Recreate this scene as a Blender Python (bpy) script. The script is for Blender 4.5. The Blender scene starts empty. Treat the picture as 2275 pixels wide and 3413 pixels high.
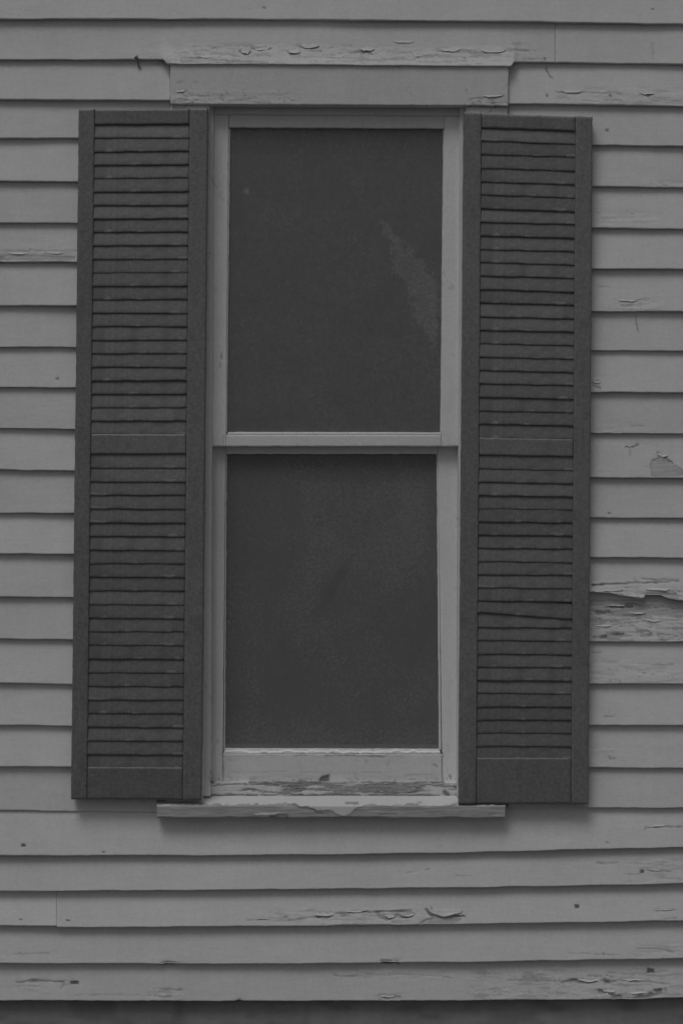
import bpy, math, random
import numpy as np

# ------------------------------------------------------------------ camera, sky, sun, exposure
S = 0.00092                      # metres per photograph pixel on the wall plane
CX, CY = 1137.5, 1706.5          # middle of the photograph
D = 6.0                          # camera to wall
ZC = 1.70                        # eye level

sc = bpy.context.scene
cam_data = bpy.data.cameras.new('camera')
cam = bpy.data.objects.new('camera', cam_data)
sc.collection.objects.link(cam)
cam.location = (0, -D, ZC)
cam.rotation_euler = (math.radians(90), 0, 0)
cam_data.sensor_fit = 'VERTICAL'
cam_data.sensor_height = 36
cam_data.sensor_width = 24
cam_data.lens = 36 * D / (3413 * S)
cam_data.clip_end = 2000
sc.camera = cam
sc.render.resolution_x, sc.render.resolution_y = 682, 1024

SUN_EL, SUN_AZ = math.radians(59), math.radians(-25)      # azimuth from straight in front, negative = from the left
world = bpy.data.worlds.new('World')
sc.world = world
world.use_nodes = True
wn, wl = world.node_tree.nodes, world.node_tree.links
bg = wn['Background']
sky = wn.new('ShaderNodeTexSky')
sky.sky_type = 'NISHITA'
sky.sun_disc = False
sky.sun_elevation = SUN_EL
sky.sun_rotation = math.radians(180) - SUN_AZ
sky.air_density = 1.0
sky.dust_density = 4.0
bw = wn.new('ShaderNodeRGBToBW')          # black-and-white photograph
wl.new(sky.outputs[0], bw.inputs[0])
wl.new(bw.outputs[0], bg.inputs[0])
bg.inputs[1].default_value = 0.10

sun_data = bpy.data.lights.new('sun', 'SUN')
sun_data.energy = 1.4
sun_data.angle = math.radians(24)
sun_data.color = (1, 1, 1)
sun = bpy.data.objects.new('sun', sun_data)
sc.collection.objects.link(sun)
sun.location = (-2, -5, 8)
sun.rotation_euler = (math.radians(90) - SUN_EL, 0, SUN_AZ)

sc.view_settings.view_transform = 'Standard'
sc.view_settings.look = 'None'
sc.view_settings.gamma = 1
sc.view_settings.use_curve_mapping = False
sc.view_settings.exposure = -1.32

# ------------------------------------------------------------------ helpers
R = random.Random(7)
col = sc.collection

def P(px, py, o):
    """A point measured on the photograph, standing o millimetres in front of the wall plane."""
    k = (D - np.asarray(o, float) * 0.001) / D * S
    return (np.asarray(px, float) - CX) * k, ZC - (np.asarray(py, float) - CY) * k

def hsh(ix, iy, seed):
    with np.errstate(over='ignore'):
        n = (ix.astype(np.int64) * 374761393 + iy.astype(np.int64) * 668265263 + seed * 974711) & 0x7fffffff
        n = ((n ^ (n >> 13)) * 1274126177) & 0x7fffffff
        n = (n ^ (n >> 16)) & 0xffff
    return n / 65535.0

def vn(x, y, seed=0):
    x = np.asarray(x, float); y = np.asarray(y, float)
    x, y = np.broadcast_arrays(x, y)
    fx, fy = np.floor(x), np.floor(y)
    tx, ty = x - fx, y - fy
    tx = tx * tx * (3 - 2 * tx); ty = ty * ty * (3 - 2 * ty)
    a, b = hsh(fx, fy, seed), hsh(fx + 1, fy, seed)
    c, d = hsh(fx, fy + 1, seed), hsh(fx + 1, fy + 1, seed)
    return (a * (1 - tx) + b * tx) * (1 - ty) + (c * (1 - tx) + d * tx) * ty

def fbm(x, y, seed=0, n=3):
    s, a, t = 0, 1, 0
    for i in range(n):
        s = s + a * vn(np.asarray(x) * 2 ** i, np.asarray(y) * 2 ** i, seed + i * 17)
        t += a; a *= 0.5
    return s / t

def sstep(a, b, x):
    t = np.clip((x - a) / (b - a), 0, 1)
    return t * t * (3 - 2 * t)

def link(o, parent=None):
    col.objects.link(o)
    if parent is not None:
        o.parent = parent
    return o

def mesh_obj(name, verts, faces, mat, parent, attrs=None, smooth=None):
    me = bpy.data.meshes.new(name)
    me.from_pydata(verts, [], faces)
    if attrs:
        for k, v in attrs.items():
            at = me.attributes.new(k, 'FLOAT', 'POINT')
            at.data.foreach_set('value', np.asarray(v, np.float32))
    if smooth is not None:
        me.polygons.foreach_set('use_smooth', np.asarray(smooth, bool))
    me.materials.append(mat)
    me.update()
    return link(bpy.data.objects.new(name, me), parent)

def thing(name, label, cat, loc=(0, 0, 0), group=None):
    o = bpy.data.objects.new(name, None)
    o.empty_display_size = 0.1
    o['label'] = label; o['category'] = cat; o['kind'] = 'thing'
    if group: o['group'] = group
    return link(o)

# ------------------------------------------------------------------ materials
def new_mat(name):
    m = bpy.data.materials.new(name)
    m.use_nodes = True
    nt = m.node_tree
    return m, nt, nt.nodes, nt.links, nt.nodes['Principled BSDF']

def math_node(nt, op, a, b=None, c=None, clamp=False):
    n = nt.nodes.new('ShaderNodeMath'); n.operation = op; n.use_clamp = clamp
    for i, v in enumerate((a, b, c)):
        if v is None: continue
        if isinstance(v, (int, float)): n.inputs[i].default_value = v
        else: nt.links.new(v, n.inputs[i])
    return n.outputs[0]

def noise_node(nt, vec, scale, detail=3, rough=0.55, stretch=None):
    if stretch:
        mp = nt.nodes.new('ShaderNodeMapping'); mp.inputs['Scale'].default_value = stretch
        nt.links.new(vec, mp.inputs[0]); vec = mp.outputs[0]
    n = nt.nodes.new('ShaderNodeTexNoise')
    n.inputs['Scale'].default_value = scale; n.inputs['Detail'].default_value = detail
    n.inputs['Roughness'].default_value = rough
    nt.links.new(vec, n.inputs['Vector'])
    return n.outputs[0]

def mix_val(nt, f, a, b):
    n = nt.nodes.new('ShaderNodeMix'); n.data_type = 'FLOAT'
    for i, v in ((0, f), (2, a), (3, b)):
        if isinstance(v, (int, float)): n.inputs[i].default_value = v
        else: nt.links.new(v, n.inputs[i])
    return n.outputs[0]

def painted(name, base, wood=0.42, dark=0.10, along='x', var=0.10, bump=0.25, rough=0.7, spec=0.3, speck=0.34):
    """Old paint on wood: attributes 'bare' (paint gone) and 'dark' (dirt, holes, open cracks)."""
    m, nt, N, L, bsdf = new_mat(name)
    tc = N.new('ShaderNodeTexCoord'); vec = tc.outputs['Object']
    info = N.new('ShaderNodeObjectInfo')
    st = (1, 1, 14) if along == 'x' else (14, 14, 1)
    big = noise_node(nt, vec, 2.3, 3)
    mid = noise_node(nt, vec, 13, 4, 0.6)
    grain = noise_node(nt, vec, 16, 3, 0.65, st)
    drip = noise_node(nt, vec, 30, 3, 0.6, (1, 1, 0.12))
    fine = noise_node(nt, vec, 95, 4, 0.8)
    v = math_node(nt, 'MULTIPLY_ADD', big, var, 1 - var * 0.5)
    v = math_node(nt, 'MULTIPLY_ADD', math_node(nt, 'SUBTRACT', mid, 0.5), var * 0.7, v)
    v = math_node(nt, 'MULTIPLY_ADD', math_node(nt, 'SUBTRACT', drip, 0.5), var * 0.7, v)
    v = math_node(nt, 'MULTIPLY_ADD', math_node(nt, 'SUBTRACT', grain, 0.5), var * 0.75, v)
    v = math_node(nt, 'MULTIPLY_ADD', math_node(nt, 'SUBTRACT', fine, 0.5), speck, v)
    v = math_node(nt, 'MULTIPLY_ADD', math_node(nt, 'SUBTRACT', info.outputs['Random'], 0.5), var * 0.7, v)
    # a few small flecks of dirt
    fleck = noise_node(nt, vec, 75, 2, 0.5, (1, 1, 1.8))
    fl = N.new('ShaderNodeMapRange'); fl.inputs[1].default_value = 0.74; fl.inputs[2].default_value = 0.82
    fl.inputs[3].default_value = 0; fl.inputs[4].default_value = 0.35
    L.new(fleck, fl.inputs[0])
    paint = math_node(nt, 'MULTIPLY', v, base)
    paint = mix_val(nt, fl.outputs[0], paint, base * 0.45)
    ab = N.new('ShaderNodeAttribute'); ab.attribute_name = 'bare'
    ad = N.new('ShaderNodeAttribute'); ad.attribute_name = 'dark'
    wd = math_node(nt, 'MULTIPLY', math_node(nt, 'MULTIPLY_ADD', grain, 1.1, 0.45), wood)
    edge = math_node(nt, 'MULTIPLY_ADD', math_node(nt, 'SUBTRACT', noise_node(nt, vec, 95, 4, 0.65, (0.6, 1, 1.6)), 0.5), 1.6, ab.outputs['Fac'])
    bm = N.new('ShaderNodeMapRange'); bm.inputs[1].default_value = 0.45; bm.inputs[2].default_value = 0.58
    L.new(edge, bm.inputs[0])
    bmask = math_node(nt, 'MULTIPLY', bm.outputs[0], math_node(nt, 'GREATER_THAN', ab.outputs['Fac'], 0.01))
    c = mix_val(nt, bmask, paint, wd)
    dk = math_node(nt, 'MULTIPLY', ad.outputs['Fac'], 1.0, clamp=True)
    c = mix_val(nt, dk, c, dark)
    cc = N.new('ShaderNodeCombineColor')
    for i in range(3): L.new(c, cc.inputs[i])
    L.new(cc.outputs[0], bsdf.inputs['Base Color'])
    bsdf.inputs['Roughness'].default_value = rough
    bsdf.inputs['Specular IOR Level'].default_value = spec
    h = math_node(nt, 'MULTIPLY_ADD', grain, 0.5, math_node(nt, 'MULTIPLY', fine, 0.35))
    h = math_node(nt, 'MULTIPLY_ADD', mid, 0.6, h)
    h = math_node(nt, 'MULTIPLY_ADD', bmask, -0.9, h)
    bp = N.new('ShaderNodeBump'); bp.inputs['Strength'].default_value = bump; bp.inputs['Distance'].default_value = 0.0016
    L.new(h, bp.inputs['Height']); L.new(bp.outputs[0], bsdf.inputs['Normal'])
    return m

M_CLAP = painted('clapboard_paint', 0.70, wood=0.54, var=0.14, bump=0.35)
M_FRAME_H = painted('frame_paint_horizontal', 0.72, var=0.16)
M_FRAME_V = painted('frame_paint_vertical', 0.75, along='z', var=0.16)
M_SILL = painted('sill_paint', 0.68, wood=0.46, var=0.14, bump=0.5)
M_PUTTY = painted('putty_paint', 0.82, wood=0.5, var=0.2, bump=0.6)
M_SHUT = painted('shutter_paint', 0.16, wood=0.2, dark=0.08, var=0.35, bump=0.3, rough=0.45, spec=0.8, speck=1.7)
M_SHUT_V = painted('shutter_paint_vertical', 0.165, wood=0.2, dark=0.08, along='z', var=0.35, bump=0.3, rough=0.45, spec=0.8, speck=1.7)
M_SLAT = painted('slat_paint', 0.137, wood=0.22, dark=0.08, var=0.4, bump=0.3, rough=0.45, spec=0.9, speck=1.7)
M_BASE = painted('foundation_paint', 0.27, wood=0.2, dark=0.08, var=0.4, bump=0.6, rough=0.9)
M_WOOD = painted('raw_sheathing', 0.3, var=0.3)
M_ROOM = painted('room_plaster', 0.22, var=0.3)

def iron():
    m, nt, N, L, b = new_mat('old_iron')
    tc = N.new('ShaderNodeTexCoord')
    n = noise_node(nt, tc.outputs['Object'], 180, 3)
    c = math_node(nt, 'MULTIPLY_ADD', n, 0.08, 0.05)
    cc = N.new('ShaderNodeCombineColor')
    for i in range(3): L.new(c, cc.inputs[i])
    L.new(cc.outputs[0], b.inputs['Base Color'])
    b.inputs['Roughness'].default_value = 0.8
    return m
M_IRON = iron()

def grass_mat():
    m, nt, N, L, b = new_mat('mown_grass')
    tc = N.new('ShaderNodeTexCoord')
    n = noise_node(nt, tc.outputs['Object'], 1.6, 6, 0.7)
    c = math_node(nt, 'MULTIPLY_ADD', n, 0.10, 0.06)
    cc = N.new('ShaderNodeCombineColor')
    for i in range(3): L.new(c, cc.inputs[i])
    L.new(cc.outputs[0], b.inputs['Base Color'])
    b.inputs['Roughness'].default_value = 0.95
    return m
M_GRASS = grass_mat()

def glass_mat():
    """Old window glass: weak reflection, a film of dust (attribute 'dust')."""
    m, nt, N, L, b = new_mat('dusty_window_glass')
    N.remove(b)
    out = N['Material Output']
    tc = N.new('ShaderNodeTexCoord'); vec = tc.outputs['Object']
    fr = N.new('ShaderNodeFresnel'); fr.inputs[0].default_value = 1.5
    tr = N.new('ShaderNodeBsdfTransparent'); tr.inputs[0].default_value = (0.93, 0.93, 0.93, 1)
    gl = N.new('ShaderNodeBsdfGlossy'); gl.inputs['Roughness'].default_value = 0.22
    gl.inputs[0].default_value = (1, 1, 1, 1)
    bp = N.new('ShaderNodeBump'); bp.inputs['Strength'].default_value = 0.15; bp.inputs['Distance'].default_value = 0.004
    L.new(noise_node(nt, vec, 5, 2), bp.inputs['Height'])
    L.new(bp.outputs[0], gl.inputs['Normal'])
    mx = N.new('ShaderNodeMixShader')
    L.new(fr.outputs[0], mx.inputs[0]); L.new(tr.outputs[0], mx.inputs[1]); L.new(gl.outputs[0], mx.inputs[2])
    df = N.new('ShaderNodeBsdfDiffuse')
    at = N.new('ShaderNodeAttribute'); at.attribute_name = 'dust'
    n1 = noise_node(nt, vec, 7, 5, 0.62)
    n2 = noise_node(nt, vec, 110, 5, 0.85)
    dc = math_node(nt, 'MULTIPLY', math_node(nt, 'MULTIPLY_ADD', n2, 1.5, 0.25), 0.355)
    dc = math_node(nt, 'MULTIPLY', dc, math_node(nt, 'MULTIPLY_ADD', n1, 0.3, 0.85))
    cc = N.new('ShaderNodeCombineColor')
    for i in range(3): L.new(dc, cc.inputs[i])
    L.new(cc.outputs[0], df.inputs[0])
    f = math_node(nt, 'MULTIPLY', at.outputs['Fac'], 1.0, clamp=True)
    m2 = N.new('ShaderNodeMixShader')
    L.new(f, m2.inputs[0]); L.new(mx.outputs[0], m2.inputs[1]); L.new(df.outputs[0], m2.inputs[2])
    L.new(m2.outputs[0], out.inputs[0])
    return m
M_GLASS = glass_mat()

# ------------------------------------------------------------------ weathering measured on the boards
def seg_dist(px, py, pts):
    d = np.full(px.shape, 1e9)
    for (x0, y0), (x1, y1) in zip(pts[:-1], pts[1:]):
        vx, vy = x1 - x0, y1 - y0
        t = np.clip(((px - x0) * vx + (py - y0) * vy) / max(vx * vx + vy * vy, 1e-6), 0, 1)
        d = np.minimum(d, np.hypot(px - x0 - t * vx, py - y0 - t * vy))
    return d

def poly_sdf(px, py, pts):
    d = seg_dist(px, py, list(pts) + [pts[0]])
    ins = np.zeros(px.shape, bool)
    n = len(pts)
    for i in range(n):
        x0, y0 = pts[i]; x1, y1 = pts[(i + 1) % n]
        c = (y0 > py) != (y1 > py)
        with np.errstate(divide='ignore', invalid='ignore'):
            xi = (x1 - x0) * (py - y0) / (y1 - y0 if y1 != y0 else 1e-9) + x0
        ins ^= c & (px < xi)
    return np.where(ins, -d, d)

CRACKS = [  # points, half width px, depth mm, darkness
    ([(800, 170), (815, 179), (826, 181), (832, 172)], 4, 1.5, .55),
    ([(840, 158), (858, 167), (880, 162), (905, 160)], 4, 1.5, .6),
    ([(960, 170), (970, 180), (1000, 180)], 4, 1.5, .6),
    ([(997, 158), (1040, 161), (1062, 158)], 4, 1.6, .6),
    ([(1165, 178), (1200, 172), (1201, 162), (1204, 174), (1228, 175), (1246, 168)], 4, 1.6, .6),
    ([(1250, 146), (1300, 143), (1370, 144), (1440, 140)], 3, 1, .35),
    ([(1310, 178), (1370, 176), (1380, 190), (1440, 192)], 3, 1, .35),
    ([(1452, 168), (1480, 173), (1525, 170), (1580, 177), (1640, 176), (1690, 170), (1760, 168)], 3.5, 1.3, .45),
    ([(1444, 146), (1500, 148)], 3, 1, .4),
    ([(700, 178), (760, 182), (800, 190)], 3, 1, .35),
    ([(2172, 145), (2173, 168), (2171, 195)], 2.2, .8, .35),
    ([(1818, 224), (1822, 240), (1828, 252), (1842, 261)], 3.5, 1.4, .6),
    ([(1850, 306), (1910, 312), (1960, 308), (2020, 312)], 3, 1, .35),
    ([(2130, 316), (2160, 318), (2178, 315)], 3.2, 1.3, .55),
    ([(1940, 335), (1990, 338), (2070, 333)], 2.5, 1, .3),
    ([(60, 840), (75, 846), (98, 840), (102, 830)], 3, 1, .5),
    ([(0, 836), (55, 838), (120, 834), (180, 838), (255, 835)], 3, .8, .3),
    ([(1990, 955), (2030, 956)], 3, .8, .3),
    ([(2065, 1008), (2110, 1006), (2140, 998)], 3, 1, .4),
    ([(2070, 1018), (2115, 1019), (2128, 1022)], 3, 1, .45),
    ([(2118, 1043), (2120, 1075), (2123, 1105)], 2.4, .8, .5),
    ([(1972, 1276), (1985, 1274), (1994, 1268)], 3, 1.2, .5),
    ([(1972, 1281), (1990, 1291), (2002, 1293)], 3.5, 1.2, .55),
    ([(2100, 1416), (2115, 1421), (2140, 1420)], 2.5, .8, .35),
    ([(2080, 1492), (2095, 1486), (2108, 1490), (2122, 1483)], 4.5, 1.2, .65),
    ([(2096, 1492), (2098, 1518)], 4.5, .5, .3),
    ([(2190, 1507), (2205, 1520), (2240, 1544)], 3, 1.5, .6),
    ([(2190, 1507), (2190, 1528), (2172, 1536), (2167, 1556)], 3, 1.2, .45),
    ([(2130, 1552), (2165, 1560)], 2, .6, .3),
    ([(1972, 1950), (2040, 1946), (2113, 1943), (2180, 1941), (2260, 1938)], 4, 2.2, .7),
    ([(2113, 1928), (2114, 1943)], 3, 1, .5),
    ([(2140, 1930), (2190, 1933), (2260, 1932)], 4, 2, .65),
    ([(2150, 1978), (2250, 1978)], 4, 1.5, .5),
    ([(1975, 2176), (2000, 2174)], 3, .8, .4),
    ([(2170, 2219), (2240, 2215)], 3, .8, .35),
    ([(2010, 2388), (2030, 2390), (2045, 2386)], 3, 1, .4),
    ([(2028, 2520), (2033, 2530), (2048, 2528)], 4, 1.2, .5),
    ([(2145, 2770), (2148, 2758), (2230, 2756), (2280, 2757)], 3.2, 1.2, .45),
    ([(2018, 2808), (2024, 2811)], 4, 1, .5),
    ([(1985, 2876), (2015, 2878), (2055, 2875)], 5, 1, .5),
    ([(2155, 2902), (2185, 2902), (2230, 2906)], 4, 1.2, .5),
    ([(2090, 2915), (2140, 2914)], 2.5, .8, .3),
    ([(1520, 2916), (1540, 2920), (1570, 2921)], 2.5, .8, .3),
    ([(1355, 2910), (1385, 2904)], 3, .8, .35),
    ([(1415, 2898), (1430, 2896)], 4, .8, .35),
    ([(2180, 3034), (2210, 3036), (2250, 3033)], 4, 1.2, .5),
    ([(2210, 3062), (2250, 3060)], 4, 1, .4),
    ([(820, 3067), (865, 3066), (900, 3063), (930, 3062)], 3, 1, .45),
    ([(865, 3067), (880, 3064)], 4, 1.2, .6),
    ([(945, 3060), (956, 3058)], 5, 1.3, .7),
    ([(960, 3068), (1040, 3060), (1052, 3057), (1108, 3054)], 3.2, 1.6, .6),
    ([(1055, 3058), (1106, 3055)], 5, 2, .65),
    ([(1120, 3046), (1160, 3043), (1205, 3038), (1230, 3042), (1290, 3037), (1370, 3036)], 4, 1.8, .6),
    ([(1135, 3052), (1165, 3051)], 4, 1.2, .5),
    ([(990, 3040), (1050, 3035)], 2.5, .8, .35),
    ([(1252, 3040), (1260, 3055)], 7, 1.5, .45),
    ([(1270, 3062), (1296, 3064), (1312, 3055), (1325, 3048), (1340, 3060), (1375, 3057)], 4, 2, .65),
    ([(1398, 3078), (1420, 3066), (1440, 3061)], 4, 1.4, .55),
    ([(1420, 3030), (1432, 3048), (1450, 3054), (1500, 3053), (1545, 3053)], 4.5, 2.2, .75),
    ([(1436, 3024), (1437, 3032)], 4, 1.2, .6),
    ([(1515, 3054), (1540, 3052), (1548, 3058)], 4, 2, .7),
    ([(40, 3181), (110, 3178), (165, 3177)], 3, .8, .35),
    ([(2120, 3162), (2190, 3163), (2240, 3172)], 3.5, 1, .45),
    ([(1890, 3178), (2000, 3181), (2060, 3183)], 2.5, .7, .3),
    ([(2007, 3179), (2013, 3184)], 4, 1.3, .65),
    ([(55, 3275), (105, 3270), (150, 3270), (215, 3273)], 4, 1.2, .55),
    ([(110, 3266), (160, 3271)], 6, 1, .4),
    ([(205, 3292), (214, 3280)], 4, .8, .5),
    ([(530, 3296), (570, 3299), (605, 3300)], 4, 1, .6),
    ([(250, 3316), (400, 3316), (520, 3316)], 2.5, .6, .3),
    ([(515, 3318), (545, 3323), (568, 3321)], 5, 1, .6),
    ([(1115, 3250), (1140, 3256), (1190, 3254), (1190, 3236)], 2.6, .8, .4),
    ([(1200, 3240), (1260, 3250), (1330, 3247), (1480, 3255), (1500, 3262)], 2.5, .7, .3),
    ([(1275, 3322), (1290, 3331), (1310, 3322), (1333, 3325)], 5, 1.4, .6),
    ([(1610, 3248), (1617, 3258)], 5, .9, .45),
    ([(1730, 3267), (1765, 3271), (1800, 3270), (1850, 3268)], 3, .9, .4),
    ([(1880, 3272), (1905, 3268), (1925, 3274), (1950, 3276), (1985, 3273)], 4.5, 1.5, .6),
    ([(1905, 3270), (1920, 3265)], 7, 1.2, .5),
    ([(2010, 3270), (2025, 3276)], 7, 1.8, .75),
    ([(2030, 3273), (2065, 3267), (2100, 3272), (2160, 3272), (2230, 3281)], 3, 1.4, .5),
    ([(1960, 3252), (2000, 3254)], 4, 1, .5),
    ([(2060, 3248), (2140, 3244), (2200, 3240)], 2.5, .8, .3),
    ([(1996, 3303), (2012, 3308)], 8, 2, .75),
    ([(2180, 3302), (2198, 3301)], 7, 2, .75),
    ([(2216, 3298), (2219, 3310)], 4, 1.5, .6),
    ([(1950, 3307), (1955, 3303)], 4, 1, .5),
    ([(455, 192), (460, 188)], 6, .5, .5),
    ([(600, 307), (622, 305)], 3, 1, .4),
    ([(1460, 2822), (1475, 2818)], 3, .6, .3),
    ([(0, 3200), (10, 3205)], 3, .6, .3),
]
HOLES = [(2138, 2906, 8, 6), (1921, 3022, 7, 7), (249, 3277, 13, 6), (2167, 3235, 12, 8),
         (1815, 196, 5, 4), (1822, 320, 5, 5), (2032, 320, 4, 4), (2020, 435, 5, 4), (880, 28, 6, 3),
         (1392, 190, 4, 3), (192, 1263, 6, 3), (2027, 1709, 5, 4), (345, 2840, 5, 3), (228, 3068, 7, 4), (70, 3066, 6, 3),
         (78, 2818, 7, 4), (2172, 30, 4, 3)]
# horizontally checked, flaking zones: x0, x1, y0, y1, density
ZONES = [(500, 1760, 140, 214, .62), (1700, 1850, 165, 208, .5), (1840, 2300, 290, 345, .55), (2020, 2200, 990, 1034, .55),
         (-60, 262, 838, 876, .85), (1972, 2120, 1420, 1442, .3), (1990, 2300, 1955, 1998, .6), (1960, 2300, 2002, 2136, .95),
         (1960, 2300, 2195, 2275, .4), (2080, 2300, 2860, 2945, .45), (860, 1400, 3030, 3088, .5),
         (2100, 2300, 3140, 3192, .45), (1560, 2300, 3230, 3330, .6), (40, 260, 3255, 3300, .4), (480, 640, 3285, 3334, .4),
         (1240, 1360, 3305, 3336, .5), (1250, 1350, 3190, 3210, .6), (530, 610, 3198, 3214, .7), (1980, 2200, 700, 760, .3),
         (1100, 1520, 3225, 3262, .3), (1960, 2080, 2480, 2560, .3), (2120, 2300, 600, 622, .4), (560, 640, 40, 60, .2), (0, 140, 30, 58, .25)]
BARE = [  # polygons where the paint is gone
    [(2190, 1507), (2240, 1544), (2300, 1580), (2300, 1592), (2172, 1590), (2165, 1562), (2170, 1537), (2190, 1527)],
    [(1960, 2000), (2300, 2000), (2300, 2060), (2170, 2052), (2050, 2060), (1960, 2035)],
    [(2145, 1978), (2260, 1980), (2260, 2000), (2145, 2000)],
    [(1975, 2120), (2060, 2112), (2110, 2120), (2060, 2130), (1975, 2130)],
    [(1250, 3042), (1300, 3046), (1320, 3040), (1372, 3038), (1385, 3052), (1350, 3064), (1310, 3060), (1290, 3070), (1262, 3058)],
    [(1440, 3056), (1540, 3056), (1530, 3076), (1420, 3080)],
    [(0, 852), (120, 848), (250, 856), (250, 868), (0, 868)],
    [(600, 196), (640, 190), (700, 195), (760, 200), (900, 205), (890, 214), (600, 210)],
]
CHIPS = [  # dark ragged spots where splinters have broken away
    [(1988, 3300), (2006, 3297), (2016, 3303), (2012, 3312), (1995, 3312)],
    [(2024, 3309), (2042, 3312), (2050, 3318), (2072, 3316), (2078, 3328), (2040, 3330), (2034, 3320)],
    [(2086, 3326), (2118, 3323), (2135, 3314), (2150, 3318), (2165, 3308), (2182, 3312), (2196, 3300), (2206, 3302), (2200, 3316), (2170, 3324), (2120, 3332)],
    [(2178, 3298), (2204, 3296), (2206, 3308), (2182, 3310)],
    [(2008, 3268), (2030, 3270), (2032, 3278), (2012, 3280)], [(1898, 3268), (1922, 3264), (1926, 3272), (1900, 3275)],
    [(1270, 3200), (1300, 3202), (1330, 3206), (1335, 3212), (1268, 3212)], [(540, 3204), (590, 3206), (600, 3214), (536, 3214)],
    [(785, 3332), (800, 3327), (815, 3336), (785, 3338)],
    [(1975, 2038), (2030, 2036), (2038, 2044), (1990, 2050)], [(2040, 2110), (2080, 2112), (2075, 2120), (2042, 2120)],
    [(2000, 2118), (2022, 2120), (2020, 2127), (1998, 2126)], [(2030, 2022), (2110, 2020), (2110, 2026), (2035, 2027)],
]
LIFTS = [  # lower edge of a curled flake: points, height of the curl px, lift mm
    ([(1960, 1973), (2030, 1978), (2060, 1984), (2110, 1991), (2146, 1993)], 26, 5),
    ([(1432, 3048), (1450, 3053), (1545, 3053)], 24, 3.2),
    ([(1052, 3055), (1110, 3052)], 14, 1.6),
    ([(1120, 3043), (1205, 3036), (1370, 3034)], 12, 1.4),
    ([(1205, 174), (1246, 168)], 12, 1.8), ([(840, 160), (905, 160)], 10, 1.2), ([(997, 158), (1062, 158)], 10, 1.2),
    ([(2170, 1508), (2240, 1545)], 10, 1.4), ([(1972, 1272), (1996, 1266)], 10, 1.6),
    ([(1850, 305), (2020, 310)], 10, .8), ([(1970, 1948), (2260, 1938)], 14, 1.2), ([(1452, 166), (1760, 168)], 10, .9),
    ([(1290, 3062), (1312, 3052)], 14, 1.8), ([(1330, 3050), (1378, 3054)], 10, 1.6),
]

def weather(px, py):
    wx = px + (vn(px / 9, py / 9, 5) - .5) * 5
    wy = py + (vn(px / 13, py / 7, 9) - .5) * 5
    d = (fbm(px / 170, py / 60, 21, 3) - .5) * 1.6 + (vn(px / 14, py / 5, 33) - .5) * .14
    dark = np.zeros(px.shape); bare = np.zeros(px.shape)
    x0, x1, y0, y1 = px.min(), px.max(), py.min(), py.max()
    def off(ax, bx, ay, by, m=30): return bx + m < x0 or ax - m > x1 or by + m < y0 or ay - m > y1
    for a, b, c, e, den in ZONES:
        if off(a, b, c, e): continue
        z = sstep(a - 25, a + 40, px) * (1 - sstep(b - 40, b + 25, px)) * sstep(c - 8, c + 12, py) * (1 - sstep(e - 2, e + 8, py))
        r = 1 - np.abs(2 * fbm(wx / 95, wy / 15, 41, 3) - 1)
        k = sstep(1.0 - .07 * den, 1.0 - .015, r) * z
        g = sstep(.52, .72, fbm(wx / 60, wy / 9, 55, 3))
        d -= k * 1.2 * g
        dark = np.maximum(dark, .55 * k * g)
        fl = sstep(.60 - .16 * den, .64 - .16 * den, fbm(wx / 75, wy / 20, 67, 3)) * z
        d += (fl - .5 * z) * .7
        bare = np.maximum(bare, (1 - fl) * z * den * .52)
        st = sstep(.70 - .08 * den, .82 - .08 * den, vn(wx / 55, wy / 4.5, 71)) * z
        dark = np.maximum(dark, st * .45 * den)
    for pts in BARE:
        xs = [p[0] for p in pts]; ys = [p[1] for p in pts]
        if off(min(xs), max(xs), min(ys), max(ys)): continue
        s = poly_sdf(wx, wy, pts)
        k = 1 - sstep(-3, 3, s)
        bare = np.maximum(bare, k); d -= k * .9
    for pts in CHIPS:
        xs = [p[0] for p in pts]; ys = [p[1] for p in pts]
        if off(min(xs), max(xs), min(ys), max(ys)): continue
        s = poly_sdf(px + (vn(px / 5, py / 5, 81) - .5) * 9, py + (vn(px / 6, py / 4, 83) - .5) * 7, pts)
        k = 1 - sstep(-2, 2.5, s)
        dark = np.maximum(dark, k * .68); d -= k * 2.2
    for pts, w, h in LIFTS:
        xs = [p[0] for p in pts]; ys = [p[1] for p in pts]
        if off(min(xs), max(xs), min(ys), max(ys)): continue
        yl = np.interp(px, xs, ys) + (vn(px / 8, py * 0, 91) - .5) * 4
        inx = sstep(xs[0] - 6, xs[0] + 6, px) * (1 - sstep(xs[-1] - 6, xs[-1] + 6, px))
        up = yl - py
        k = np.where((up >= 0) & (up < w), (1 - up / w) ** 1.6, 0) * inx
        d += k * h * (.6 + .8 * vn(px / 22, py * 0, 93))
    for pts, w, dep, dk in CRACKS:
        xs = [p[0] for p in pts]; ys = [p[1] for p in pts]
        if off(min(xs), max(xs), min(ys), max(ys)): continue
        ww = w * (.55 + .9 * vn(px / 17, py / 17, 77))
        t = np.clip(1.25 - seg_dist(wx, wy, pts) / ww, 0, 1)
        d -= dep * t; dark = np.maximum(dark, np.minimum(dk * (.35 + 1.0 * vn(px / 23, py / 23, 79)), 1) * t)
    for hx, hy, a, b in HOLES:
        if off(hx, hx, hy, hy): continue
        q = np.maximum(np.abs(wx - hx) / a, np.abs(wy - hy) / b)
        t = 1 - sstep(.7, 1.25, q)
        big = a > 6.5
        d -= t * (2.5 if big else 1.2); dark = np.maximum(dark, t * (.9 if big else .6))
    return d, dark, bare

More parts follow.
